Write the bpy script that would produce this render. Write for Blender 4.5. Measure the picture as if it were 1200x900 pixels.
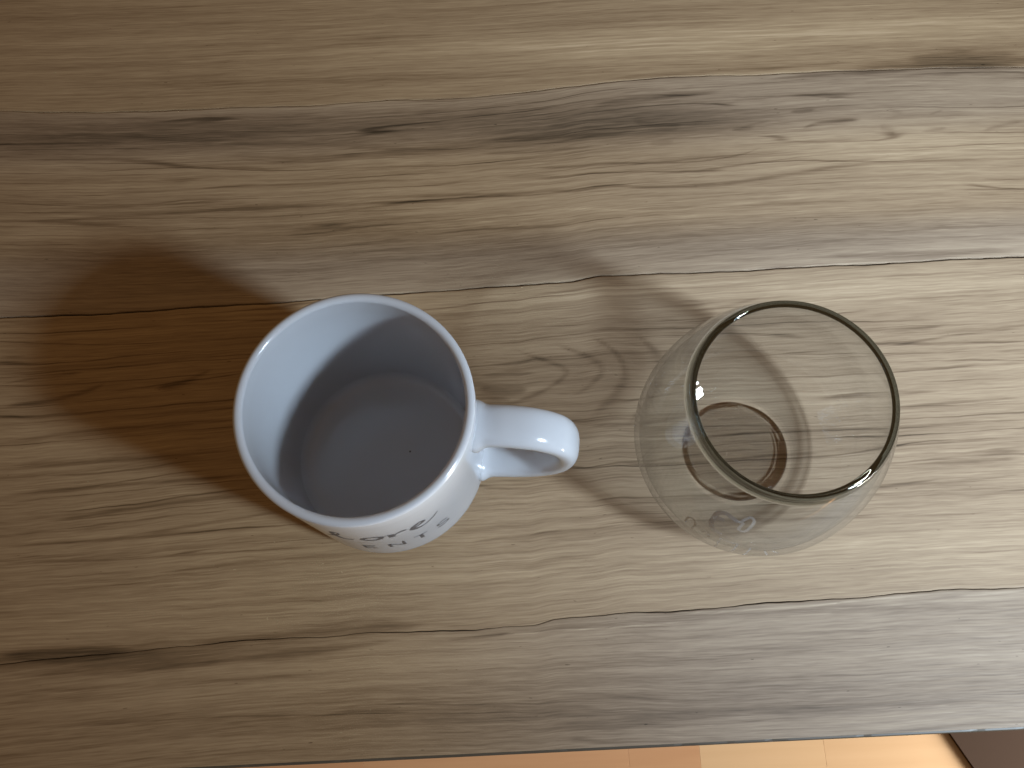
import bpy, math, random
import numpy as np
from mathutils import Matrix, Vector

for o in list(bpy.data.objects):
    bpy.data.objects.remove(o, do_unlink=True)
scene = bpy.context.scene
COL = scene.collection
MM = 0.001
rng = np.random.default_rng(11)
random.seed(5)

# ------------------------------------------------------------------ camera
cam_data = bpy.data.cameras.new("camera")
cam_data.sensor_fit = 'HORIZONTAL'
cam_data.sensor_width = 36.0
cam_data.lens = 1007.9 / 1200 * 36
cam_data.clip_start = 0.01
cam_data.clip_end = 50
cam = bpy.data.objects.new("camera", cam_data)
COL.objects.link(cam)
right = Vector((0.99882743, -0.04622445, -0.01438966))
up = Vector((0.04841242, 0.95368609, 0.29688227))
fwd = Vector((0.0, 0.2972308, -0.95480566))
cam.matrix_world = Matrix(((right.x, up.x, -fwd.x, 0), (right.y, up.y, -fwd.y, 0),
                           (right.z, up.z, -fwd.z, 0.3672), (0, 0, 0, 1)))
scene.camera = cam

# ------------------------------------------------------------------ light: dim warm room, cool window light from the near right
world = bpy.data.worlds.new("World")
scene.world = world
world.use_nodes = True
wbg = world.node_tree.nodes["Background"]
wbg.inputs[0].default_value = (1.0, 0.62, 0.31, 1)
wbg.inputs[1].default_value = 0.165

ld = bpy.data.lights.new("window_light", 'AREA')
ld.shape = 'RECTANGLE'
ld.size = 0.078
ld.size_y = 0.10
ld.energy = 1.7
ld.spread = math.radians(70)
ld.color = (0.68, 0.84, 1.0)
ld.cycles.is_caustics_light = True
lamp = bpy.data.objects.new("window_light", ld)
COL.objects.link(lamp)
lamp.location = (0.55, -0.24, 0.52)
lamp.rotation_euler = (Vector((0.21, 0.13, 0.0)) - lamp.location).to_track_quat('-Z', 'Y').to_euler()

# added unseen lamp behind the key: tall dimmer strip, softens shadows, streaks the glass
sd = bpy.data.lights.new("soft_fill_light", 'AREA')
sd.shape = 'RECTANGLE'
sd.size = 0.09
sd.size_y = 0.36
sd.energy = 1.0
sd.color = (0.66, 0.84, 1.0)
soft = bpy.data.objects.new("soft_fill_light", sd)
COL.objects.link(soft)
soft.location = (1.02, -0.52, 0.86)
soft.rotation_euler = (Vector((0.05, 0.08, 0.03)) - soft.location).to_track_quat('-Z', 'Y').to_euler()

# added unseen fill lamp, low at the near right: brightens the floor
dd = bpy.data.lights.new("floor_fill_light", 'AREA')
dd.shape = 'RECTANGLE'
dd.size = 0.60
dd.size_y = 0.30
dd.energy = 46.0
dd.color = (1.0, 0.95, 0.87)
floor_fill = bpy.data.objects.new("floor_fill_light", dd)
COL.objects.link(floor_fill)
floor_fill.location = (1.28, -0.50, -0.50)
floor_fill.rotation_euler = (Vector((0.40, -0.25, -0.75)) - floor_fill.location).to_track_quat('-Z', 'Y').to_euler()

scene.view_settings.view_transform = 'Standard'
scene.view_settings.look = 'None'
scene.view_settings.exposure = 0.0
scene.view_settings.gamma = 1.0
scene.view_settings.use_curve_mapping = False
scene.render.film_transparent = False
scene.cycles.caustics_refractive = True
scene.cycles.caustics_reflective = True
scene.cycles.blur_glossy = 0.0
scene.cycles.max_bounces = 40
scene.cycles.transmission_bounces = 32
scene.cycles.glossy_bounces = 24
scene.cycles.use_denoising = True
scene.cycles.sample_clamp_indirect = 10.0


# ------------------------------------------------------------------ helpers
def link(o, parent=None):
    COL.objects.link(o)
    if parent is not None:
        o.parent = parent
    return o


def tag(o, label=None, cat=None, group=None, kind=None):
    for k, v in (("label", label), ("category", cat), ("group", group), ("kind", kind)):
        if v:
            o[k] = v
    return o


def empty(name, loc):
    o = bpy.data.objects.new(name, None)
    o.location = loc
    o.empty_display_size = 0.02
    return link(o)


def mesh_obj(name, verts, faces, mat, parent=None, smooth=True, loc=None):
    me = bpy.data.meshes.new(name)
    me.from_pydata([tuple(map(float, v)) for v in verts], [], faces)
    me.update()
    if smooth:
        me.polygons.foreach_set("use_smooth", [True] * len(me.polygons))
    me.materials.append(mat)
    o = bpy.data.objects.new(name, me)
    if loc:
        o.location = loc
    return link(o, parent)


def lathe(profile, seg=160):
    """profile: (r, z) in mm; r == 0 closes the end."""
    verts, rings = [], []
    for r, z in profile:
        if r < 1e-6:
            rings.append([len(verts)]); verts.append((0, 0, z * MM))
        else:
            ring = []
            for k in range(seg):
                a = 2 * math.pi * k / seg
                ring.append(len(verts)); verts.append((r * MM * math.cos(a), r * MM * math.sin(a), z * MM))
            rings.append(ring)
    faces = []
    for A, B in zip(rings, rings[1:]):
        for k in range(seg):
            k2 = (k + 1) % seg
            if len(A) == 1:
                faces.append((A[0], B[k2], B[k]))
            elif len(B) == 1:
                faces.append((A[k], A[k2], B[0]))
            else:
                faces.append((A[k], A[k2], B[k2], B[k]))
    return verts, faces


def nodes_of(name):
    m = bpy.data.materials.new(name)
    m.use_nodes = True
    nt = m.node_tree
    return m, nt, nt.nodes["Principled BSDF"]


def N(nt, typ, **kw):
    n = nt.nodes.new(typ)
    for k, v in kw.items():
        setattr(n, k, v)
    return n


def math_node(nt, op, a, b=None, clamp=False):
    n = N(nt, 'ShaderNodeMath', operation=op, use_clamp=clamp)
    for i, v in enumerate((a, b)):
        if v is None:
            continue
        if hasattr(v, 'default_value') or hasattr(v, 'links'):
            nt.links.new(v, n.inputs[i])
        else:
            n.inputs[i].default_value = v
    return n.outputs[0]


def maprange(nt, v, a, b, c, d, smooth=False):
    n = N(nt, 'ShaderNodeMapRange')
    if smooth:
        n.interpolation_type = 'SMOOTHSTEP'
    nt.links.new(v, n.inputs[0])
    for i, x in enumerate((a, b, c, d)):
        n.inputs[i + 1].default_value = x
    return n.outputs[0]


def mixcol(nt, fac, a, b, mode='MIX'):
    n = N(nt, 'ShaderNodeMix', data_type='RGBA', blend_type=mode)
    for s, v in ((n.inputs[0], fac), (n.inputs[6], a), (n.inputs[7], b)):
        if hasattr(v, 'links'):
            nt.links.new(v, s)
        elif isinstance(v, (int, float)):
            s.default_value = v
        else:
            s.default_value = (*v, 1)
    return n.outputs[2]


def noise(nt, vec, scale, detail=3, rough=0.5, dist=0.0):
    n = N(nt, 'ShaderNodeTexNoise')
    nt.links.new(vec, n.inputs['Vector'])
    n.inputs['Scale'].default_value = scale
    n.inputs['Detail'].default_value = detail
    n.inputs['Roughness'].default_value = rough
    n.inputs['Distortion'].default_value = dist
    return n.outputs[0]


def stretched(nt, xs, ys, offset=0.0, src=None):
    """vector (x*xs, y*ys, offset): grain drawn out along x; x,y in mm."""
    sx = math_node(nt, 'MULTIPLY', src[0], xs)
    sy = math_node(nt, 'MULTIPLY', src[1], ys)
    c = N(nt, 'ShaderNodeCombineXYZ')
    nt.links.new(sx, c.inputs[0]); nt.links.new(sy, c.inputs[1])
    c.inputs[2].default_value = offset
    return c.outputs[0]

ETCH=[[(-133.8,39.1),(-134.2,45.4),(-132.1,47.2),(-129.9,44.2),(-129.5,37.5)],[(-125.8,41.5),(-123.4,44.7),(-121.0,38.8)],[(-117.2,45.2),(-115.6,30.1)],[(-117.2,45.2),(-112.9,44.3),(-109.3,45.5)],[(-109.3,45.5),(-108.3,33.3)],[(-103.0,43.9),(-101.8,28.2)],[(-96.2,42.8),(-92.8,34.5)],[(-93.2,43.2),(-88.8,38.0)],[(-80.6,42.7)],[(-121.8,60.6),(-125.2,59.6),(-125.6,54.6),(-122.9,50.3),(-118.7,49.2)],[(-126.1,57.6),(-126.0,62.9),(-123.3,65.4),(-119.9,64.8),(-115.9,63.6)],[(-115.9,63.6),(-112.9,69.6),(-110.1,67.1),(-110.8,59.3),(-113.8,58.8),(-114.0,64.9)],[(-110.1,67.1),(-107.4,72.1),(-104.5,69.4),(-103.6,61.2)],[(-104.5,69.4),(-101.5,73.9),(-98.1,69.6),(-98.7,62.7),(-95.6,67.3),(-93.5,72.4)],[(-93.5,72.4),(-90.7,75.8),(-87.2,70.8),(-88.3,64.4),(-84.1,69.0),(-80.3,72.8)]]
SEAM_FAR=[(-249.6,270.5),(-197.9,266.5),(-142.3,265.9),(-99.6,265.0),(-57.0,265.6),(-22.9,265.1),(7.0,265.9),(24.2,267.4),(50.0,270.0),(75.8,271.0),(105.8,271.3),(135.6,270.1),(178.4,270.2),(221.0,268.8),(263.4,267.4)]
SEAM_MID=[(-235.0,158.5),(-195.4,157.7),(-156.0,158.6),(-116.5,159.1),(-69.1,160.5),(-29.5,161.4),(14.1,162.1),(30.0,163.0),(42.0,165.0),(57.9,164.6),(81.7,164.2),(121.3,164.2),(161.0,164.3),(200.7,164.4),(240.4,164.4)]
SEAM_NEAR=[(-214.9,5.1),(-194.0,6.1),(-173.1,6.5),(-145.2,8.5),(-110.2,9.6),(-82.1,9.6),(-64.5,10.5),(-40.0,9.4),(-18.9,9.4),(-4.8,10.4),(4.0,10.3),(12.9,12.0),(30.5,12.5),(44.6,13.2),(62.2,13.1),(76.3,13.4),(101.1,14.3),(136.5,15.0),(172.0,16.1),(207.2,15.8)]
STROKES=[
([(5.0,223.4),(29.8,222.5),(54.8,223.9),(71.2,222.5),(91.9,221.9),(108.6,223.3),(119.2,225.1),(128.0,228.9)],0.98,-0.5),
([(-77.6,212.1),(-36.6,211.7),(4.4,209.9),(20.9,210.8),(37.2,209.9),(49.8,212.5),(70.0,209.5),(86.4,209.6),(107.0,209.8),(127.8,211.9),(144.5,213.8),(169.6,216.7),(190.3,216.9),(251.8,215.4)],1.57,-0.35),
([(4.0,200.7),(40.7,200.6),(64.8,197.0),(105.6,198.4),(167.2,201.9),(247.9,198.0)],1.18,0.35),
([(161.3,216.2),(211.8,221.4),(253.7,223.8)],1.18,0.3),
([(168.0,207.0),(208.5,204.7),(248.7,201.6)],1.18,0.3),
([(-11.0,239.5),(22.6,240.5),(47.8,241.5),(66.8,241.9)],2.75,-0.4),
([(-10.7,247.2),(23.1,249.2),(48.4,248.8)],1.57,-0.3),
([(44.7,256.3),(57.7,259.1),(87.5,260.4),(113.3,262.4)],3.14,-0.35),
([(65.2,247.8),(77.4,243.2),(90.0,243.5)],3.53,-0.35),
([(72.3,233.9),(84.8,234.1)],2.75,-0.3),
([(-11.2,232.8),(13.8,232.4),(47.2,233.4)],1.57,-0.25),
([(113.0,239.3),(118.9,239.5),(124.9,240.1)],1.57,-0.5),
([(143.6,247.8),(150.3,247.9),(156.3,248.6)],1.76,-0.55),
([(113.7,238.3),(123.4,241.6),(134.2,243.9)],1.18,-0.3),
([(147.9,237.4),(153.3,240.0),(163.2,241.3),(177.9,241.5)],1.57,-0.4),
([(185.5,237.2),(189.4,235.0),(193.1,232.4)],2.75,-0.35),
([(205.6,232.7),(218.5,234.4)],1.57,-0.25),
([(211.6,242.0),(218.3,244.1)],1.57,-0.3),
([(234.5,231.1),(243.4,233.9),(256.4,236.1)],1.96,-0.25),
([(191.4,246.6),(199.2,243.2)],1.57,-0.2),
([(-245.9,242.0),(-212.2,240.6),(-182.7,238.9),(-165.7,236.1),(-153.0,233.5),(-115.3,230.5),(-94.5,229.8)],1.37,-0.5),
([(-241.4,207.2),(-200.4,206.8),(-159.5,208.2),(-118.6,209.2),(-85.8,208.8),(-57.1,209.1),(4.3,207.6)],1.57,-0.3),
([(-160.5,221.2),(-119.1,221.7),(-77.8,220.4),(-28.2,219.6)],1.18,-0.22),
([(-217.5,213.2),(-159.9,212.8),(-127.0,213.8)],1.18,-0.2),
([(-247.7,255.6),(-196.7,253.7),(-141.3,247.2),(-78.0,241.3),(-27.8,235.6),(5.6,235.7)],2.35,-0.25),
([(-140.8,239.0),(-94.7,235.5),(-48.7,235.8),(5.7,237.6)],2.35,-0.3),
([(-120.5,253.3),(-69.7,248.1),(-10.6,251.1)],1.96,-0.25),
([(0.8,131.3),(15.9,124.4),(26.3,119.4),(21.0,114.0),(13.1,109.7),(-0.4,104.8),(-15.7,102.4)],1.96,-0.24),
([(20.2,132.3),(35.2,125.4),(41.3,120.2),(39.4,115.1),(32.1,109.5),(25.5,106.7)],1.96,-0.24),
([(35.9,135.7),(47.7,127.2),(52.1,116.5),(45.9,106.0),(33.1,96.1)],3.53,-0.25),
([(57.2,135.0),(66.7,125.0),(67.3,114.9),(60.1,103.3),(49.7,92.1)],3.92,-0.22),
([(-15.1,119.1),(0.3,119.9),(11.7,118.5)],2.35,-0.3),
([(-15.3,113.1),(-0.1,111.1),(7.5,111.5)],3.14,-0.35),
([(-11.7,108.9),(-0.4,106.4)],2.35,-0.3),
([(83.5,144.9),(99.3,146.2),(119.5,150.6)],1.18,-0.2),
([(155.6,131.5),(178.8,131.2),(198.3,131.8)],1.18,-0.3),
([(169.8,123.8),(193.3,126.3),(232.5,129.2)],1.18,-0.25),
([(166.5,94.8),(195.1,96.5),(225.4,97.3)],1.57,-0.3),
([(167.5,69.1),(189.6,69.2),(219.3,69.9)],1.57,-0.3),
([(155.1,61.2),(184.2,60.5),(217.6,62.5)],1.18,-0.22),
([(36.0,85.1),(58.4,84.8),(84.5,85.0),(110.9,87.1),(148.2,86.0),(223.0,86.5)],1.18,-0.3),
([(31.6,75.8),(57.4,74.6),(83.3,74.4),(113.2,76.3),(146.7,77.3),(221.3,78.9)],1.37,-0.35),
([(-17.3,56.0),(19.3,57.5),(55.8,57.9),(107.3,59.8),(165.8,59.9)],1.18,-0.25),
([(-17.6,46.9),(33.2,48.1),(69.5,49.2),(159.8,47.0),(214.2,47.3)],1.18,-0.25),
([(32.8,93.0),(51.6,92.8),(74.3,94.8)],1.57,-0.25),
([(-229.3,114.7),(-206.6,116.8),(-187.9,121.4),(-182.4,124.4)],1.96,-0.4),
([(-230.7,126.0),(-207.9,128.9),(-192.6,129.8)],1.57,-0.3),
([(-160.9,120.1),(-149.5,121.9),(-134.5,128.4)],2.35,-0.3),
([(-227.1,98.2),(-189.7,101.8),(-152.0,103.0),(-117.9,103.6)],1.57,-0.3),
([(-225.7,87.4),(-180.9,88.2),(-117.3,89.7)],1.57,-0.3),
([(-224.1,75.2),(-168.7,77.8),(-113.1,78.1)],1.57,-0.35),
([(-200.5,63.0),(-156.9,68.3),(-109.1,70.4)],1.37,-0.3),
([(-177.6,53.9),(-130.5,58.9),(-101.4,61.9)],1.18,-0.35),
([(-221.2,53.1),(-166.7,54.1),(-101.2,56.0)],1.18,-0.35),
([(-220.2,45.9),(-147.8,45.3),(-75.5,46.1)],1.18,-0.3),
([(-154.6,38.5),(-100.7,42.0),(-61.1,42.6)],1.18,-0.3),
([(-200.9,66.7),(-157.1,72.0),(-109.2,74.1)],1.18,0.25),
([(-221.4,54.6),(-166.9,57.0),(-101.3,59.3)],0.98,0.25),
([(-215.3,7.8),(-187.1,7.1),(-159.2,8.5)],3.53,-0.5),
([(-214.3,0.4),(-172.5,0.5),(-127.3,1.7),(-82.0,4.3),(-47.0,7.3)],2.75,-0.35),
([(-138.2,8.9),(-99.7,11.1),(-64.5,12.9),(-39.9,12.4)],3.53,-0.3),
([(-213.5,-5.5),(-171.9,-6.1),(-109.5,-5.4),(-47.1,-3.3)],1.57,-0.2),
([(-33.0,5.3),(-19.0,6.0),(-4.9,7.4)],1.18,-0.3),
([(-5.0,6.7),(7.3,6.8)],0.78,0.8),
([(16.1,7.1),(44.1,7.5),(67.0,8.1)],0.78,0.75),
([(62.1,12.0),(83.1,11.4),(100.8,11.9),(122.0,12.3),(136.3,13.7),(171.7,14.7)],0.86,0.9),
([(107.4,8.9),(128.5,8.9)],0.78,0.8),
([(74.0,8.1),(91.5,8.3)],0.78,0.5),
([(139.3,10.8),(157.0,11.3)],0.59,0.4),
([(178.5,13.7),(206.9,14.5)],0.78,0.4),
([(135.3,267.6),(178.3,269.2),(221.1,269.8),(263.6,268.4)],2.75,-0.35),
([(204.8,273.8),(230.8,275.3),(265.2,275.4)],5.49,-0.3),
([(50.2,272.5),(93.1,273.1),(136.1,273.7),(179.3,275.3)],2.35,-0.22),
([(141.9,168.8),(181.4,167.6),(241.2,167.9)],3.14,-0.25),
([(98.0,168.5),(121.9,168.1)],1.57,-0.15),
([(-254.3,306.4),(-166.2,300.3),(-78.7,296.3),(8.3,293.8),(138.0,287.9),(266.8,282.5)],7.84,0.15),
([(-251.6,285.7),(-121.6,280.3),(7.5,277.0)],5.49,-0.1),
([(-87.5,301.0),(-70.0,302.0),(-26.3,301.6)],4.71,-0.12),
([(-6.7,-30.3),(61.5,-27.1),(129.6,-27.0),(197.7,-26.9)],3.92,-0.2),
([(-211.8,-18.5),(-108.9,-19.4),(-6.1,-16.6)],3.14,-0.12),
([(28.8,-10.1),(98.2,-7.4),(202.4,-5.6)],3.14,0.1),
]
ZONES=[(-120.4,250.9,164.7,9.4,-0.34),(39.7,244.4,70.6,10.2,-0.28),(98.1,241.1,47.1,7.1,-0.12),(196.5,228.4,66.7,15.7,0.12),(123.7,181.7,164.7,10.2,-0.16),(-117.7,187.9,129.4,10.2,-0.12),(21.7,156.6,196.1,5.5,0.16),(158.6,149.4,86.3,8.6,0.14),(15.5,117.5,47.1,13.3,-0.14),(85.7,33.1,188.2,10.2,0.16),(-128.7,27.5,125.5,10.2,0.05),(100.5,9.9,117.6,2.0,-0.2),(-173.0,5.8,70.6,3.5,-0.4),(138.8,294.1,156.9,9.4,0.22),(-166.6,306.6,109.8,11.8,0.05),(238.7,271.8,43.1,4.7,-0.3),(97.0,-16.5,164.7,15.7,-0.1),(-20.2,-27.2,86.3,9.4,-0.12)]

# ------------------------------------------------------------------ materials
def make_table_wood():
    m, nt, b = nodes_of("table_wood")
    geo = N(nt, 'ShaderNodeTexCoord')
    sep = N(nt, 'ShaderNodeSeparateXYZ')
    nt.links.new(geo.outputs['Object'], sep.inputs[0])
    x = math_node(nt, 'MULTIPLY', sep.outputs[0], 1000.0)
    fl = N(nt, 'ShaderNodeAttribute', attribute_name="flow").outputs['Fac']
    tone = N(nt, 'ShaderNodeAttribute', attribute_name="tone").outputs['Fac']
    grey = N(nt, 'ShaderNodeAttribute', attribute_name="grey").outputs['Fac']
    lines = N(nt, 'ShaderNodeAttribute', attribute_name="lines").outputs['Fac']
    S = (x, fl)
    broad = noise(nt, stretched(nt, .004, .05, 1.3, S), 1, 3, .55)
    mid = noise(nt, stretched(nt, .006, .26, 4.1, S), 1, 3, .55)
    fine = noise(nt, stretched(nt, .016, .75, 7.7, S), 1, 3, .6)
    fibre = noise(nt, stretched(nt, .075, 1.5, 2.2, S), 1, 2, .6)
    thread = noise(nt, stretched(nt, .02, 1.25, 14.6, S), 1, 2, .5)

    def add(v, src, amp):
        t = math_node(nt, 'MULTIPLY', math_node(nt, 'SUBTRACT', src, 0.5), amp)
        return math_node(nt, 'ADD', v, t)
    v = math_node(nt, 'MULTIPLY', tone, maprange(nt, fine, .3, .7, .45, 1.35))
    v = math_node(nt, 'ADD', v, 0.60)
    v = add(v, broad, .34)
    v = add(v, mid, .26)
    v = add(v, fine, .26)
    v = add(v, thread, .26)
    v = add(v, fibre, .34)
    # growth lines: thin dark threads following the flow, unevenly spaced and broken
    for period, warp, off, amt in ((7.4, 5.0, 9.4, .26), (4.6, 4.0, 19.4, .16)):
        ph = math_node(nt, 'ADD', math_node(nt, 'DIVIDE', fl, period), math_node(nt, 'MULTIPLY', noise(nt, stretched(nt, .0045, .055, off, S), 1, 2, .5), warp))
        rid = math_node(nt, 'ABSOLUTE', math_node(nt, 'SUBTRACT', math_node(nt, 'FRACT', ph), 0.5))
        dark = maprange(nt, rid, 0.0, 0.11, 1.0, 0.0, True)
        brk = maprange(nt, noise(nt, stretched(nt, .008, .16, off + 3, S), 1, 3, .6), .44, .66, 0, 1, True)
        v = math_node(nt, 'SUBTRACT', v, math_node(nt, 'MULTIPLY', math_node(nt, 'MULTIPLY', dark, brk), math_node(nt, 'MULTIPLY', lines, amt)))
    # short pale flecks and dark pores
    fl1 = maprange(nt, noise(nt, stretched(nt, .04, 1.3, 21.0, S), 1, 2, .6), .64, .74, 0, .13, True)
    v = math_node(nt, 'ADD', v, fl1)
    po = maprange(nt, noise(nt, stretched(nt, .2, .9, 31.0, S), 1, 1, .5), .76, .82, 0, .25, True)
    v = math_node(nt, 'SUBTRACT', v, po)
    ramp = N(nt, 'ShaderNodeValToRGB')
    cr = ramp.color_ramp
    cr.elements[0].position = 0.0
    cr.elements[0].color = (.034, .022, .011, 1)
    cr.elements[1].position = 1.0
    cr.elements[1].color = (.60, .450, .288, 1)
    for pos, c in ((.22, (.108, .069, .037)), (.42, (.224, .146, .082)), (.60, (.338, .234, .138)), (.78, (.445, .320, .193))):
        e = cr.elements.new(pos); e.color = (*c, 1)
    nt.links.new(v, ramp.inputs[0])
    hsv = N(nt, 'ShaderNodeHueSaturation')
    nt.links.new(ramp.outputs[0], hsv.inputs['Color'])
    nt.links.new(maprange(nt, grey, 0, 1, 1.10, .60), hsv.inputs['Saturation'])
    nt.links.new(hsv.outputs[0], b.inputs['Base Color'])
    rough = maprange(nt, fine, .3, .7, .50, .62)
    nt.links.new(rough, b.inputs['Roughness'])
    b.inputs['Specular IOR Level'].default_value = 0.28
    bump = N(nt, 'ShaderNodeBump')
    bump.inputs['Strength'].default_value = 0.10
    bump.inputs['Distance'].default_value = 0.0006
    nt.links.new(fibre, bump.inputs['Height'])
    nt.links.new(bump.outputs[0], b.inputs['Normal'])
    return m


def make_core():
    m, nt, b = nodes_of("table_core")
    tc = N(nt, 'ShaderNodeTexCoord')
    n = noise(nt, tc.outputs['Object'], 300, 4)
    nt.links.new(mixcol(nt, n, (.018, .012, .008), (.06, .042, .028)), b.inputs['Base Color'])
    b.inputs['Roughness'].default_value = .8
    return m


def make_edge_band():
    m, nt, b = nodes_of("edge_band")
    tc = N(nt, 'ShaderNodeTexCoord')
    mp = N(nt, 'ShaderNodeMapping')
    mp.inputs['Scale'].default_value = (20, 900, 900)
    nt.links.new(tc.outputs['Object'], mp.inputs[0])
    n = noise(nt, mp.outputs[0], 1, 3)
    nt.links.new(mixcol(nt, n, (.035, .028, .02), (.12, .095, .065)), b.inputs['Base Color'])
    b.inputs['Roughness'].default_value = .45
    return m


def make_ceramic():
    m, nt, b = nodes_of("white_glaze")
    tc = N(nt, 'ShaderNodeTexCoord')
    n = noise(nt, tc.outputs['Object'], 60, 4)
    nt.links.new(mixcol(nt, n, (.535, .56, .60), (.56, .585, .625)), b.inputs['Base Color'])
    b.inputs['Roughness'].default_value = .14
    b.inputs['IOR'].default_value = 1.5
    n2 = noise(nt, tc.outputs['Object'], 140, 2)
    bump = N(nt, 'ShaderNodeBump')
    bump.inputs['Strength'].default_value = .05
    bump.inputs['Distance'].default_value = .0004
    nt.links.new(n2, bump.inputs['Height'])
    nt.links.new(bump.outputs[0], b.inputs['Normal'])
    return m


def make_glass():
    m, nt, b = nodes_of("clear_glass")
    tc = N(nt, 'ShaderNodeTexCoord')
    n = noise(nt, tc.outputs['Object'], 25, 2)
    nt.links.new(mixcol(nt, n, (.965, .985, .975), (.985, .995, .988)), b.inputs['Base Color'])
    b.inputs['Roughness'].default_value = 0.0
    b.inputs['IOR'].default_value = 1.5
    b.inputs['Transmission Weight'].default_value = 1.0
    return m


def make_thin_glass():
    """thin blown wall: light passes straight, each skin reflects by Fresnel."""
    m, nt, b = nodes_of("thin_glass")
    out = nt.nodes["Material Output"]
    nt.nodes.remove(b)
    geo = N(nt, 'ShaderNodeNewGeometry')
    ior = maprange(nt, geo.outputs['Backfacing'], 0, 1, 1.56, 1 / 1.56)
    fr = N(nt, 'ShaderNodeFresnel')
    nt.links.new(ior, fr.inputs['IOR'])
    tc = N(nt, 'ShaderNodeTexCoord')
    n = noise(nt, tc.outputs['Object'], 30, 2)
    tr = N(nt, 'ShaderNodeBsdfTransparent')
    nt.links.new(mixcol(nt, n, (.966, .976, .982), (.974, .983, .988)), tr.inputs[0])
    gl = N(nt, 'ShaderNodeBsdfGlossy')
    gl.inputs['Roughness'].default_value = .012
    nb = N(nt, 'ShaderNodeBump')
    nb.inputs['Strength'].default_value = .12
    nb.inputs['Distance'].default_value = .0008
    nt.links.new(noise(nt, tc.outputs['Object'], 45, 2), nb.inputs['Height'])
    nt.links.new(nb.outputs[0], gl.inputs['Normal'])
    mx = N(nt, 'ShaderNodeMixShader')
    nt.links.new(fr.outputs[0], mx.inputs[0])
    nt.links.new(tr.outputs[0], mx.inputs[1])
    nt.links.new(gl.outputs[0], mx.inputs[2])
    nt.links.new(mx.outputs[0], out.inputs[0])
    return m


def make_plain(name, col, rough, alt=None, scale=200):
    m, nt, b = nodes_of(name)
    tc = N(nt, 'ShaderNodeTexCoord')
    n = noise(nt, tc.outputs['Object'], scale, 4)
    nt.links.new(mixcol(nt, n, col, alt or tuple(c * 1.25 for c in col)), b.inputs['Base Color'])
    b.inputs['Roughness'].default_value = rough
    return m


def make_floor_wood():
    m, nt, b = nodes_of("floor_wood")
    tc = N(nt, 'ShaderNodeTexCoord')
    info = N(nt, 'ShaderNodeObjectInfo')
    mp = N(nt, 'ShaderNodeMapping')
    mp.inputs['Scale'].default_value = (3, 60, 60)
    nt.links.new(tc.outputs['Object'], mp.inputs[0])
    off = N(nt, 'ShaderNodeVectorMath', operation='ADD')
    nt.links.new(mp.outputs[0], off.inputs[0])
    sc = math_node(nt, 'MULTIPLY', info.outputs['Random'], 40)
    nt.links.new(sc, off.inputs[1])
    n = noise(nt, off.outputs[0], 1, 4, .6)
    col = mixcol(nt, n, (.46, .235, .115), (.62, .36, .195))
    pale = mixcol(nt, n, (.60, .40, .22), (.70, .50, .30))
    ob = N(nt, 'ShaderNodeAttribute', attribute_type='OBJECT', attribute_name="paleness")
    col = mixcol(nt, ob.outputs['Fac'], col, pale)
    nt.links.new(col, b.inputs['Base Color'])
    b.inputs['Roughness'].default_value = .6
    b.inputs['Specular IOR Level'].default_value = .3
    return m


WOOD = make_table_wood()
CORE = make_core()
BAND = make_edge_band()
CERAMIC = make_ceramic()
GLASS = make_glass()
THINGLASS = make_thin_glass()
LIPGLASS = make_glass()
LIPGLASS.name = "lip_glass"
_v = LIPGLASS.node_tree.nodes.new('ShaderNodeVolumeAbsorption')
_v.inputs['Color'].default_value = (.40, .43, .40, 1)
_v.inputs['Density'].default_value = 620.0
LIPGLASS.node_tree.links.new(_v.outputs[0], LIPGLASS.node_tree.nodes["Material Output"].inputs['Volume'])
FLOORWOOD = make_floor_wood()
FLOORBASE = make_plain("floor_base", (.06, .035, .02), .8)
DARKBROWN = make_plain("dark_brown", (.034, .015, .006), .95, (.046, .022, .010), 900)
INK = make_plain("dark_print", (.10, .095, .10), .5)

# ------------------------------------------------------------------ floor, far below the table edge
FZ = -0.75
fl = mesh_obj("floor", [(-1.4, -1.6, FZ - .006), (2.2, -1.6, FZ - .006), (2.2, 1.0, FZ - .006), (-1.4, 1.0, FZ - .006)], [(0, 1, 2, 3)], FLOORBASE, smooth=False)
tag(fl, kind="structure", label="orange laminate floor strip seen below the table's front edge")
ROW = 0.068


def floor_plank(x0, x1, y0, pale):
    g = .00005
    xs = (x0 + g, x1 - g); ys = (y0 + g, y0 + ROW - g); b = .0002
    v = [(xs[0], ys[0], FZ - .005), (xs[1], ys[0], FZ - .005), (xs[1], ys[1], FZ - .005), (xs[0], ys[1], FZ - .005),
         (xs[0], ys[0], FZ - b), (xs[1], ys[0], FZ - b), (xs[1], ys[1], FZ - b), (xs[0], ys[1], FZ - b),
         (xs[0] + b, ys[0] + b, FZ), (xs[1] - b, ys[0] + b, FZ), (xs[1] - b, ys[1] - b, FZ), (xs[0] + b, ys[1] - b, FZ)]
    f = [(0, 1, 5, 4), (1, 2, 6, 5), (2, 3, 7, 6), (3, 0, 4, 7), (4, 5, 9, 8), (5, 6, 10, 9), (6, 7, 11, 10), (7, 4, 8, 11), (8, 9, 10, 11)]
    o = mesh_obj("plank", v, f, FLOORWOOD, fl, smooth=False)
    o["paleness"] = pale
    return o


for r in range(-10, 4):
    y0 = -0.158 + r * ROW
    if r == 0:
        cuts = [-.9, -.52, -.20, .118, .203, .352, .70, 1.05, 1.4]
        pales = [.2, 0, .1, .12, .95, .85, .4, .2]
    else:
        cuts = [-.9 + random.uniform(-.1, .1)]
        while cuts[-1] < 1.4:
            cuts.append(cuts[-1] + random.uniform(.24, .42))
        pales = [random.random() ** 2 for _ in cuts]
    for a, b_, pl in zip(cuts, cuts[1:], pales):
        floor_plank(a, b_, y0, pl)

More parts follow.
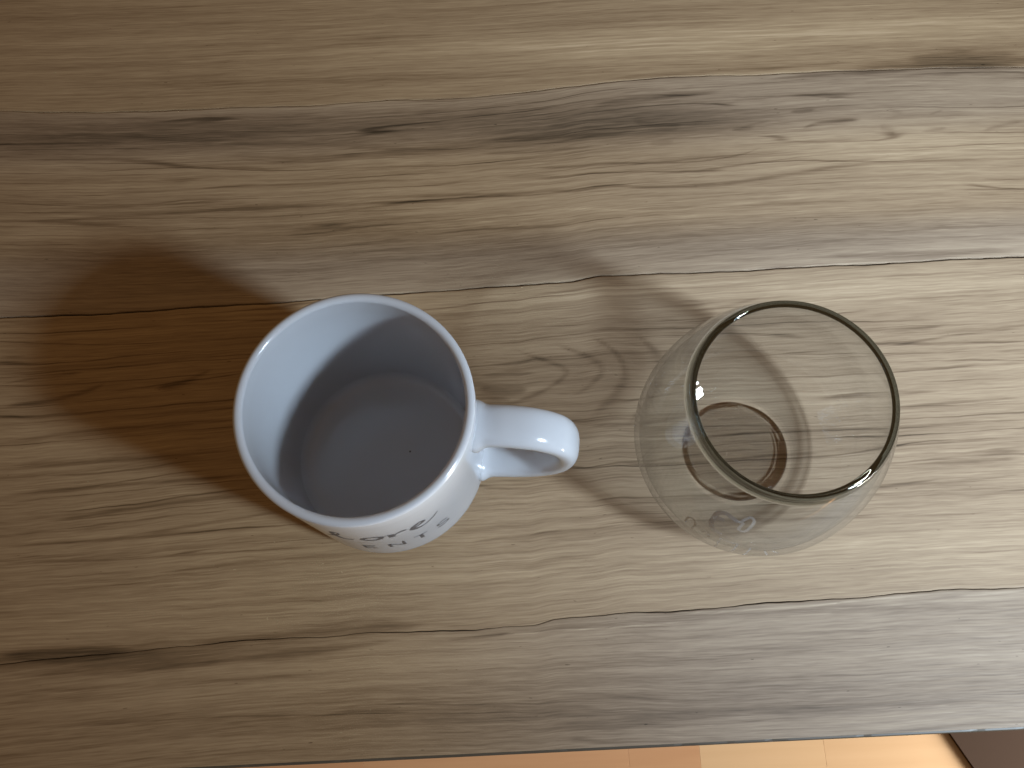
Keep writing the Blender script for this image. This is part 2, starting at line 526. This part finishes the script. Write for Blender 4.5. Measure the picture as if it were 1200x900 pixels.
# ------------------------------------------------------------------ table: wood-look top in long boards
def seam(points):
    P = np.array(points)

    def f(x):
        y = np.interp(x, P[:, 0], P[:, 1])
        return y + .22 * np.sin(x * .09 + P[0, 1]) + .12 * np.sin(x * .23 + 1.7 * P[1, 1]) + .06 * np.sin(x * .7 + P[2, 1])
    return f


Y_FRONT = -37.5
near, mids, far = seam(SEAM_NEAR), seam(SEAM_MID), seam(SEAM_FAR)
front = lambda x: np.full_like(x, Y_FRONT)
back = lambda x: np.full_like(x, 420.0)
XS = np.concatenate([np.linspace(-600, -292, 60), np.arange(-290, 300.1, 1.5), np.linspace(302, 600, 60)])
table = empty("table", (0, 0, 0))
tag(table, "wood-look table top of long grey-tan boards under the mug and glass", "table")


def value_noise(x, y, sx, sy, seed):
    r = np.random.default_rng(seed)
    G = r.random((64, 64))
    u, v = x / sx + 31.3, y / sy + 17.7
    i, j = np.floor(u).astype(int), np.floor(v).astype(int)
    a, b = u - i, v - j
    a, b = a * a * (3 - 2 * a), b * b * (3 - 2 * b)
    g = lambda p, q: G[p % 64, q % 64]
    return (g(i, j) * (1 - a) + g(i + 1, j) * a) * (1 - b) + (g(i, j + 1) * (1 - a) + g(i + 1, j + 1) * a) * b - .5


def figure(x, y):
    """the wood's own figure: zones and drawn grain lines (mm coordinates on the board)."""
    xw = x
    yw = y + 1.2 * value_noise(x, y, 80, 20, 3) + .25 * value_noise(x, y, 25, 8, 4)
    t = np.zeros_like(x)
    for cx, cy, a, b, s in ZONES:
        d = ((xw - cx) / a) ** 2 + ((yw - cy - 3 * value_noise(x, y, 60, 30, 9)) / b) ** 2
        t += s * 1.0 * np.exp(-d)
    for pts, w, s in STROKES:
        P = np.array(pts)
        for _ in range(2 if len(P) > 2 else 0):
            P = np.vstack([P[:1], np.stack([.75 * P[:-1] + .25 * P[1:], .25 * P[:-1] + .75 * P[1:]], 1).reshape(-1, 2), P[-1:]])
        lo, hi = P.min(0) - 4 * w - 3, P.max(0) + 4 * w + 3
        sel = np.nonzero((x > lo[0]) & (x < hi[0]) & (y > lo[1]) & (y < hi[1]))[0]
        if not len(sel):
            continue
        X, Y = xw[sel], yw[sel]
        best = np.full(len(sel), 1e9); tt = np.zeros(len(sel))
        seg = np.hypot(*np.diff(P, axis=0).T); cum = np.concatenate([[0], np.cumsum(seg)])
        for k in range(len(P) - 1):
            d = P[k + 1] - P[k]; L2 = d @ d
            u = np.clip(((X - P[k, 0]) * d[0] + (Y - P[k, 1]) * d[1]) / L2, 0, 1)
            D = np.hypot(X - P[k, 0] - u * d[0], Y - P[k, 1] - u * d[1])
            m = D < best
            best[m] = D[m]; tt[m] = (cum[k] + u[m] * seg[k]) / cum[-1]
        ww = w * (.5 if s < 0 else .4) * (.22 + 1.0 * np.clip(4 * tt * (1 - tt), 0, 1) ** .7) * (1 + 1.1 * value_noise(X, Y, 28, 9, int(abs(P[0, 0] * 7)) % 97))
        edge = np.clip(np.minimum(tt, 1 - tt) * 7, 0, 1)
        t[sel] += s * (.8 if s < 0 else .42) * (1 if cum[-1] > 22 else .5) * edge * np.exp(-(best / np.maximum(ww, .25)) ** 2) * (1 + .8 * value_noise(X, Y, 16, 4, 5))
    return np.where(t < 0, -.36 * np.tanh(-t / .36), t)


def board(lo, hi, gap_lo, gap_hi, grey_fn, line_amt, seed, step):
    ylo, yhi = lo(XS) + gap_lo(XS), hi(XS) - gap_hi(XS)
    rows = max(6, int((yhi - ylo).mean() / step))
    v = np.linspace(0, 1, rows)
    # two extra rows at each side: the eased edge that drops into the joint
    Y = ylo[None, :] + (yhi - ylo)[None, :] * v[:, None]
    Z = np.zeros_like(Y)
    e = .2
    Y = np.vstack([ylo[None], ylo[None], Y[1:-1] * 1.0, yhi[None], yhi[None]])
    Y[2] = np.minimum(Y[2], ylo + e) if rows > 6 else Y[2]
    Z = np.zeros_like(Y)
    Z[0] = -2.2; Z[-1] = -2.2
    Z[1] = -.05; Z[-2] = -.05
    X = np.repeat(XS[None], Y.shape[0], 0)
    n, c = Y.shape
    Zr = Z
    verts = np.stack([X, Y, Zr], -1).reshape(-1, 3) * MM
    idx = np.arange(n * c).reshape(n, c)
    quads = np.stack([idx[:-1, :-1], idx[:-1, 1:], idx[1:, 1:], idx[1:, :-1]], -1).reshape(-1, 4)
    me = bpy.data.meshes.new("plank")
    me.vertices.add(len(verts)); me.vertices.foreach_set("co", verts.ravel().astype(np.float32))
    me.loops.add(quads.size); me.loops.foreach_set("vertex_index", quads.ravel().astype(np.int32))
    me.polygons.add(len(quads))
    me.polygons.foreach_set("loop_start", np.arange(0, quads.size, 4, dtype=np.int32))
    me.polygons.foreach_set("loop_total", np.full(len(quads), 4, dtype=np.int32))
    me.update(); me.validate()
    x, y = X.ravel(), Y.ravel()
    inside = (np.abs(x) < 300)
    tone = np.zeros_like(x)
    tone[inside] = figure(x[inside], y[inside])
    mid = .5 * (ylo + yhi)[None, :].repeat(n, 0).ravel()
    flow = (y - np.interp(x, XS, .5 * (ylo + yhi)) + .5 * (ylo + yhi).mean()) + 7 * value_noise(x, y, 240, 50, seed) + .6 * value_noise(x, y, 110, 22, seed + 1) + seed * 37
    for nm, arr in (("tone", tone), ("flow", flow), ("grey", np.clip(grey_fn(x, y), 0, 1)), ("lines", np.full_like(x, line_amt) if np.isscalar(line_amt) else line_amt(x, y))):
        a = me.attributes.new(nm, 'FLOAT', 'POINT')
        a.data.foreach_set("value", arr.astype(np.float32))
    me.materials.append(WOOD)
    o = link(bpy.data.objects.new("plank", me), table)
    o.cycles.is_caustics_receiver = True
    return o


def gap(base, amp, seed):
    return lambda x: np.clip(base + amp * 2 * value_noise(x, x * 0, 22, 10, seed), .05, 2)


G0 = lambda x: np.zeros_like(x)
g_near, g_mid, g_far = gap(.16, .14, 1), gap(.48, .14, 2), gap(.24, .13, 6)
sm = lambda t: np.clip(t, 0, 1) ** 2 * (3 - 2 * np.clip(t, 0, 1))  # boards grey towards the right: cool daylight tint put into the wood colour
board(front, near, G0, g_near, lambda x, y: .08 + .62 * sm((x + 90) / 180), .55, 1, .5)
board(near, mids, g_near, g_mid, lambda x, y: .06 + .34 * sm((x + 120) / 220), lambda x, y: np.where((y < 45), .5, 1.25), 2, .55)
board(mids, far, g_mid, g_far, lambda x, y: .12 + .2 * sm((x + 60) / 200) + .3 * sm((195 - y) / 20) + .22 * sm((y - 225) / 25), lambda x, y: 1.15 - .8 * sm((198 - y) / 14), 3, .55)
board(far, back, g_far, G0, lambda x, y: .08 + .10 * sm((x + 120) / 220), .18, 4, .8)


def box(x0, x1, y0, y1, z0, z1):
    v = [(x, y, z) for z in (z0, z1) for y in (y0, y1) for x in (x0, x1)]
    v = [(a * MM, b * MM, c * MM) for a, b, c in v]
    return v, [(0, 2, 3, 1), (4, 5, 7, 6), (0, 1, 5, 4), (1, 3, 7, 5), (3, 2, 6, 7), (2, 0, 4, 6)]


mesh_obj("core", *box(-600, 600, -37.4, 420, -22, -1.7), CORE, table, smooth=False)
# front edge band, a little proud with a chipped lip
bx = np.arange(-600, 600.1, 3.0)
vv, ff = [], []
chip = np.maximum(0, value_noise(bx, bx * 0, 9, 5, 21) - .22) * 2.2
for i, xx in enumerate(bx):
    for (yy, zz) in ((-37.52, -22.2), (-38.5, -22.0), (-38.6, -.55 - chip[i] * .6), (-38.2 + chip[i] * .4, -.16 - chip[i]), (-37.52, -.12 - chip[i] * .6)):
        vv.append((xx * MM, yy * MM, zz * MM))
    if i:
        a, b2 = (i - 1) * 5, i * 5
        for k in range(4):
            ff.append((a + k, b2 + k, b2 + k + 1, a + k + 1))
mesh_obj("edge_band", vv, ff, BAND, table, smooth=False)

# ------------------------------------------------------------------ mug
MX, MY, MH, MR, MI = -53.67, 81.80, 89.8, 41.0, 37.6
mug = empty("mug", (MX * MM, MY * MM, 0.0002))
tag(mug, "white glazed ceramic mug with dark lettering, empty, left of the glass", "mug")


def arc(cx, cz, r, a0, a1, n):
    return [(cx + r * math.cos(math.radians(a0 + (a1 - a0) * k / n)), cz + r * math.sin(math.radians(a0 + (a1 - a0) * k / n))) for k in range(n + 1)]


wt = (MR - MI) / 2
prof = [(0, 2.0), (30, 2.0), (33.5, 1.6), (34.5, .3), (35.0, 0), (36.2, 0), (36.8, .3)]
prof += [(37.2, 1.2), (37.6, 2.4), (38.5, 4.2), (39.6, 6.2), (40.4, 8.6), (40.85, 11.5), (MR, 15)]
prof += [(MR, 15 + (MH - wt - 15) * k / 10) for k in range(1, 10)]
prof += arc(MR - wt, MH - wt, wt, 0, 180, 14)
prof += [(MI, MH - wt - (MH - wt - 11.5) * k / 10) for k in range(1, 10)]
prof += arc(MI - 4.2, 10.2, 4.2, 0, -82, 10)
prof += [(32.6, 5.9), (31, 5.75), (22, 5.7), (10, 5.75), (0, 5.8)]
v_, f_ = lathe(prof, 192)
mesh_obj("body", v_, f_, CERAMIC, mug)


def smooth_path(P, n):
    """Catmull-Rom resample."""
    P = np.array(P, float)
    Q = np.vstack([2 * P[0] - P[1], P, 2 * P[-1] - P[-2]])
    out = []
    for i in range(1, len(Q) - 2):
        p0, p1, p2, p3 = Q[i - 1:i + 3]
        for k in range(n):
            t = k / n
            out.append(.5 * ((2 * p1) + (-p0 + p2) * t + (2 * p0 - 5 * p1 + 4 * p2 - p3) * t * t + (-p0 + 3 * p1 - 3 * p2 + p3) * t ** 3))
    out.append(P[-1])
    return np.array(out)


# handle: an oval bar swept along a C in a radial plane
hp = smooth_path([(38.6, 71.0), (43, 73.2), (51, 75.0), (61, 73.6), (69.5, 67.5), (73.6, 57), (73.4, 45), (69, 34), (60.5, 26), (51, 22), (43, 20.2), (38.6, 19.6)], 8)
az = math.radians(-7.0)
er = np.array([math.cos(az), math.sin(az), 0]); et = np.array([-math.sin(az), math.cos(az), 0]); ez = np.array([0, 0, 1.])
vv, ff = [], []
SEG = 32
L = len(hp)
for i, (s, z) in enumerate(hp):
    tg = hp[min(i + 1, L - 1)] - hp[max(i - 1, 0)]
    tg = tg / np.linalg.norm(tg)
    nrm = np.array([-tg[1], tg[0]])
    u = i / (L - 1)
    flare = 1 + .42 * math.exp(-((s - 40.6) / 2.6) ** 2) if (u < .25 or u > .75) else 1
    w, th = 7.6 * (1 + (flare - 1) * .6), 4.3 * flare
    for k in range(SEG):
        a = 2 * math.pi * k / SEG
        ca, sa = math.cos(a), math.sin(a)
        ca = math.copysign(abs(ca) ** .8, ca); sa = math.copysign(abs(sa) ** .8, sa)
        p = er * (s + nrm[0] * th * sa) + ez * (z + nrm[1] * th * sa) + et * (w * ca)
        vv.append(p * MM)
    if i:
        for k in range(SEG):
            k2 = (k + 1) % SEG
            ff.append(((i - 1) * SEG + k, (i - 1) * SEG + k2, i * SEG + k2, i * SEG + k))
mesh_obj("handle", vv, ff, CERAMIC, mug)


def ribbon(name, strokes, surf, mat, parent, lift):
    """strokes: ([(angle_deg, z)], width(mm) or list); printed flat on a surface of revolution surf(z) -> r."""
    vv, ff = [], []
    for pts, w in strokes:
        q = smooth_path(pts, 6) if len(pts) > 2 else np.linspace(pts[0], pts[1], 8)
        n = len(q)
        ws = np.interp(np.linspace(0, 1, n), np.linspace(0, 1, len(w)), w) if hasattr(w, '__len__') else np.full(n, w)
        r = np.array([surf(z) for z in q[:, 1]])
        xy = np.stack([np.radians(q[:, 0]) * r, q[:, 1]], -1)
        tg = np.gradient(xy, axis=0); tg /= np.linalg.norm(tg, axis=1)[:, None] + 1e-9
        nr = np.stack([-tg[:, 1], tg[:, 0]], -1)
        base = len(vv)
        for i in range(n):
            for s in (-1, -.33, .33, 1):
                dx, dz = nr[i] * ws[i] * .5 * s
                a = math.radians(q[i, 0]) + dx / r[i]; z = q[i, 1] + dz
                rr = surf(z) + lift
                vv.append((rr * math.cos(a) * MM, rr * math.sin(a) * MM, z * MM))
            if i:
                for k in range(3):
                    A = base + (i - 1) * 4 + k; B = base + i * 4 + k
                    ff.append((A, A + 1, B + 1, B))
    return mesh_obj(name, vv, ff, mat, parent)


cyl = lambda z: MR
SCRIPT = [  # script line: ... l o r e with a closing flourish
    ([(-112, 55), (-107, 60), (-102.5, 68), (-103.5, 71), (-106, 68), (-106, 60), (-103, 55), (-98, 56.5)], [.5, .7, .8, .8, 1.6, 1.8, 1.2, .6]),
    ([(-86, 61.5), (-90.5, 61), (-93.5, 57.5), (-90.5, 54.6), (-86, 55.4), (-83.6, 58.6), (-86, 61.5), (-82, 60.5), (-79.5, 61)], [1.0, 1.2, 1.6, 1.5, 1.7, 1.6, .9, .5, .5]),
    ([(-79.5, 61), (-78.4, 58.5), (-79, 54.8)], [1.6, 2.4, 2.0]),
    ([(-79, 56), (-76, 59.5), (-72.6, 61.4), (-71, 60.2)], [.5, .6, 1.4, 1.6]),
    ([(-69.5, 57), (-65, 58.2), (-61.2, 60.8), (-62.6, 63), (-66, 61), (-67.6, 57), (-65, 54.2), (-60, 54.8), (-55, 58.4), (-52.5, 61.5)], [.6, .8, 1.7, 1.0, 1.6, 2.2, 1.5, .8, .6, .4]),
]
BLOCK = [  # widely spaced capitals: E N T S
    ([(-97.5, 39), (-97.5, 31)], 1.0), ([(-97.5, 38.6), (-91.5, 38.8)], .8), ([(-97.5, 35), (-92.5, 35.2)], .8), ([(-97.5, 31.3), (-91.5, 31.3)], .8),
    ([(-84, 31), (-84, 39)], 1.0), ([(-84, 39), (-76.6, 31)], .9), ([(-76.6, 31), (-76.6, 39)], 1.0),
    ([(-70.5, 38.7), (-62.6, 38.7)], .7), ([(-66.5, 38.7), (-66.5, 31)], 1.3),
    ([(-50.2, 37.4), (-52.6, 39), (-55.8, 38.2), (-56.2, 36), (-53, 34.9), (-50, 33.6), (-50.6, 31.6), (-53.6, 30.9), (-56.8, 32.4)], [1.0, .8, .8, 1.0, .7, 1.0, .8, .7, 1.0]),
]
o = ribbon("lettering", [(q, [1.15 * u for u in w] if hasattr(w, '__len__') else 1.1 * w) for q, w in SCRIPT + BLOCK], cyl, INK, mug, .06)
o["label"] = "dark script and spaced capitals printed on the mug's front"

mesh_obj("speck", *lathe([(0, 5.6), (.42, 5.6), (.42, 5.86), (.2, 5.95), (0, 5.97)], 10), INK, mug, loc=(.0085, .0025, 0))

# ------------------------------------------------------------------ stemless glass
GX, GY, GH, GRIM, GB, GM, GZ = 96.0, 78.51, 85.4, 35.2, 21.05, 47.83, 31.45


def gouter(z):
    z = max(0.0, min(GH, z))
    if z < GZ:
        return GB + (GM - GB) * math.sqrt(max(0, 1 - (1 - z / GZ) ** 2))
    return GM - (GM - GRIM) * ((z - GZ) / (GH - GZ)) ** 1.9


glass = empty("drinking_glass", (GX * MM, GY * MM, -0.0004))
tag(glass, "clear stemless tumbler glass with frosted lettering, empty, right of the mug", "glass")
outer = []
for k in range(0, 40):
    t = k / 39 * math.pi / 2
    z = GZ * (1 - math.cos(t))
    outer.append((GB + (GM - GB) * math.sin(t), z))
for k in range(1, 32):
    z = GZ + (GH - 1.0 - GZ) * k / 31
    outer.append((gouter(z), z))
TH = 2.1
ZR = GH - 4.0          # the thick fire-polished lip starts here
# wall: outer and inner skin of the thin blown bowl
wall = [(21.9, .45), (22.8, .3), (24.6, .55), (27.0, 1.5), (29.6, 2.7), (32.2, 4.1)] + [q for q in outer if 5.2 < q[1] < ZR - .6] + [(gouter(ZR), ZR)]
skin = []
for k in range(36, -1, -1):
    z = GZ + (ZR - GZ) * k / 36
    skin.append((gouter(z) - TH + .25 * (z / GH) ** 4, z))
for k in range(38, 3, -1):
    t = k / 39 * math.pi / 2
    z = GZ - (GZ - 3.0) * math.cos(t)
    skin.append((19.5 + (GM - TH - 19.5) * math.sin(t), z))
v_, f_ = lathe(wall, 224)
n0 = len(v_)
v2, f2 = lathe(skin, 224)
bowl = mesh_obj("bowl", v_ + v2, f_ + [tuple(n0 + q for q in fc) for fc in f2], THINGLASS, glass)
# lip: solid rounded ring
lip = []
for k in range(8):
    z = ZR + (GH - 1.4 - ZR) * k / 7
    lip.append((gouter(z) + .02, z))
rc = gouter(GH - 1.4) - 1.3
lip += arc(rc, GH - 1.4, 1.32, 8, 172, 14)
for k in range(7, -1, -1):
    z = ZR + (GH - 1.4 - ZR) * k / 7
    lip.append((gouter(z) - 2.6 + .75 * (1 - k / 7) ** 2, z))
lip.append(lip[0])
v_, f_ = lathe(lip, 224)
rim = mesh_obj("rim", v_, f_, LIPGLASS, glass)
# base: solid glass puck standing on the table
puck = [(0, 0), (12, 0), (20.6, 0), (21.3, .25), (21.6, .9), (21.5, 2.0), (21.0, 3.0), (20.0, 3.7), (18.5, 3.95), (10, 3.8), (0, 3.75)]
v_, f_ = lathe(puck, 160)
base = mesh_obj("base", v_, f_, GLASS, glass)
base.cycles.is_caustics_caster = True

m, nt, b = nodes_of("frosted_etch")
tc = N(nt, 'ShaderNodeTexCoord')
n_ = noise(nt, tc.outputs['Object'], 900, 3)
nt.links.new(mixcol(nt, n_, (.70, .71, .70), (.80, .81, .80)), b.inputs['Base Color'])
b.inputs['Roughness'].default_value = .7
b.inputs['Alpha'].default_value = .30
ETCHMAT = m
wid = [.9] * 9 + [2.2, 2.2, 1.3, 1.2, 1.2, 1.2]
o = ribbon("etched_lettering", [(e, w) for e, w in list(zip(ETCH, wid))[:12] if len(e) > 1], gouter, ETCHMAT, glass, .05)
o["label"] = "frosted script and capitals etched on the glass front"

# ------------------------------------------------------------------ thin dark brown slab laid on the floor, lower right
mat = empty("floor_slab", (.501, -.115, FZ))
tag(mat, "thin dark brown slab corner on the orange floor, bottom right", "mat")
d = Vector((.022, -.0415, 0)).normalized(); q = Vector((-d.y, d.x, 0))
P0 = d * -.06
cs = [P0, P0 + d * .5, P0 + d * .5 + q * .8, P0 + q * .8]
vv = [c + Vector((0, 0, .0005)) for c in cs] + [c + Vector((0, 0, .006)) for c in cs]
mesh_obj("slab", vv, [(0, 1, 5, 4), (1, 2, 6, 5), (2, 3, 7, 6), (3, 0, 4, 7), (4, 5, 6, 7)], DARKBROWN, mat, smooth=False)
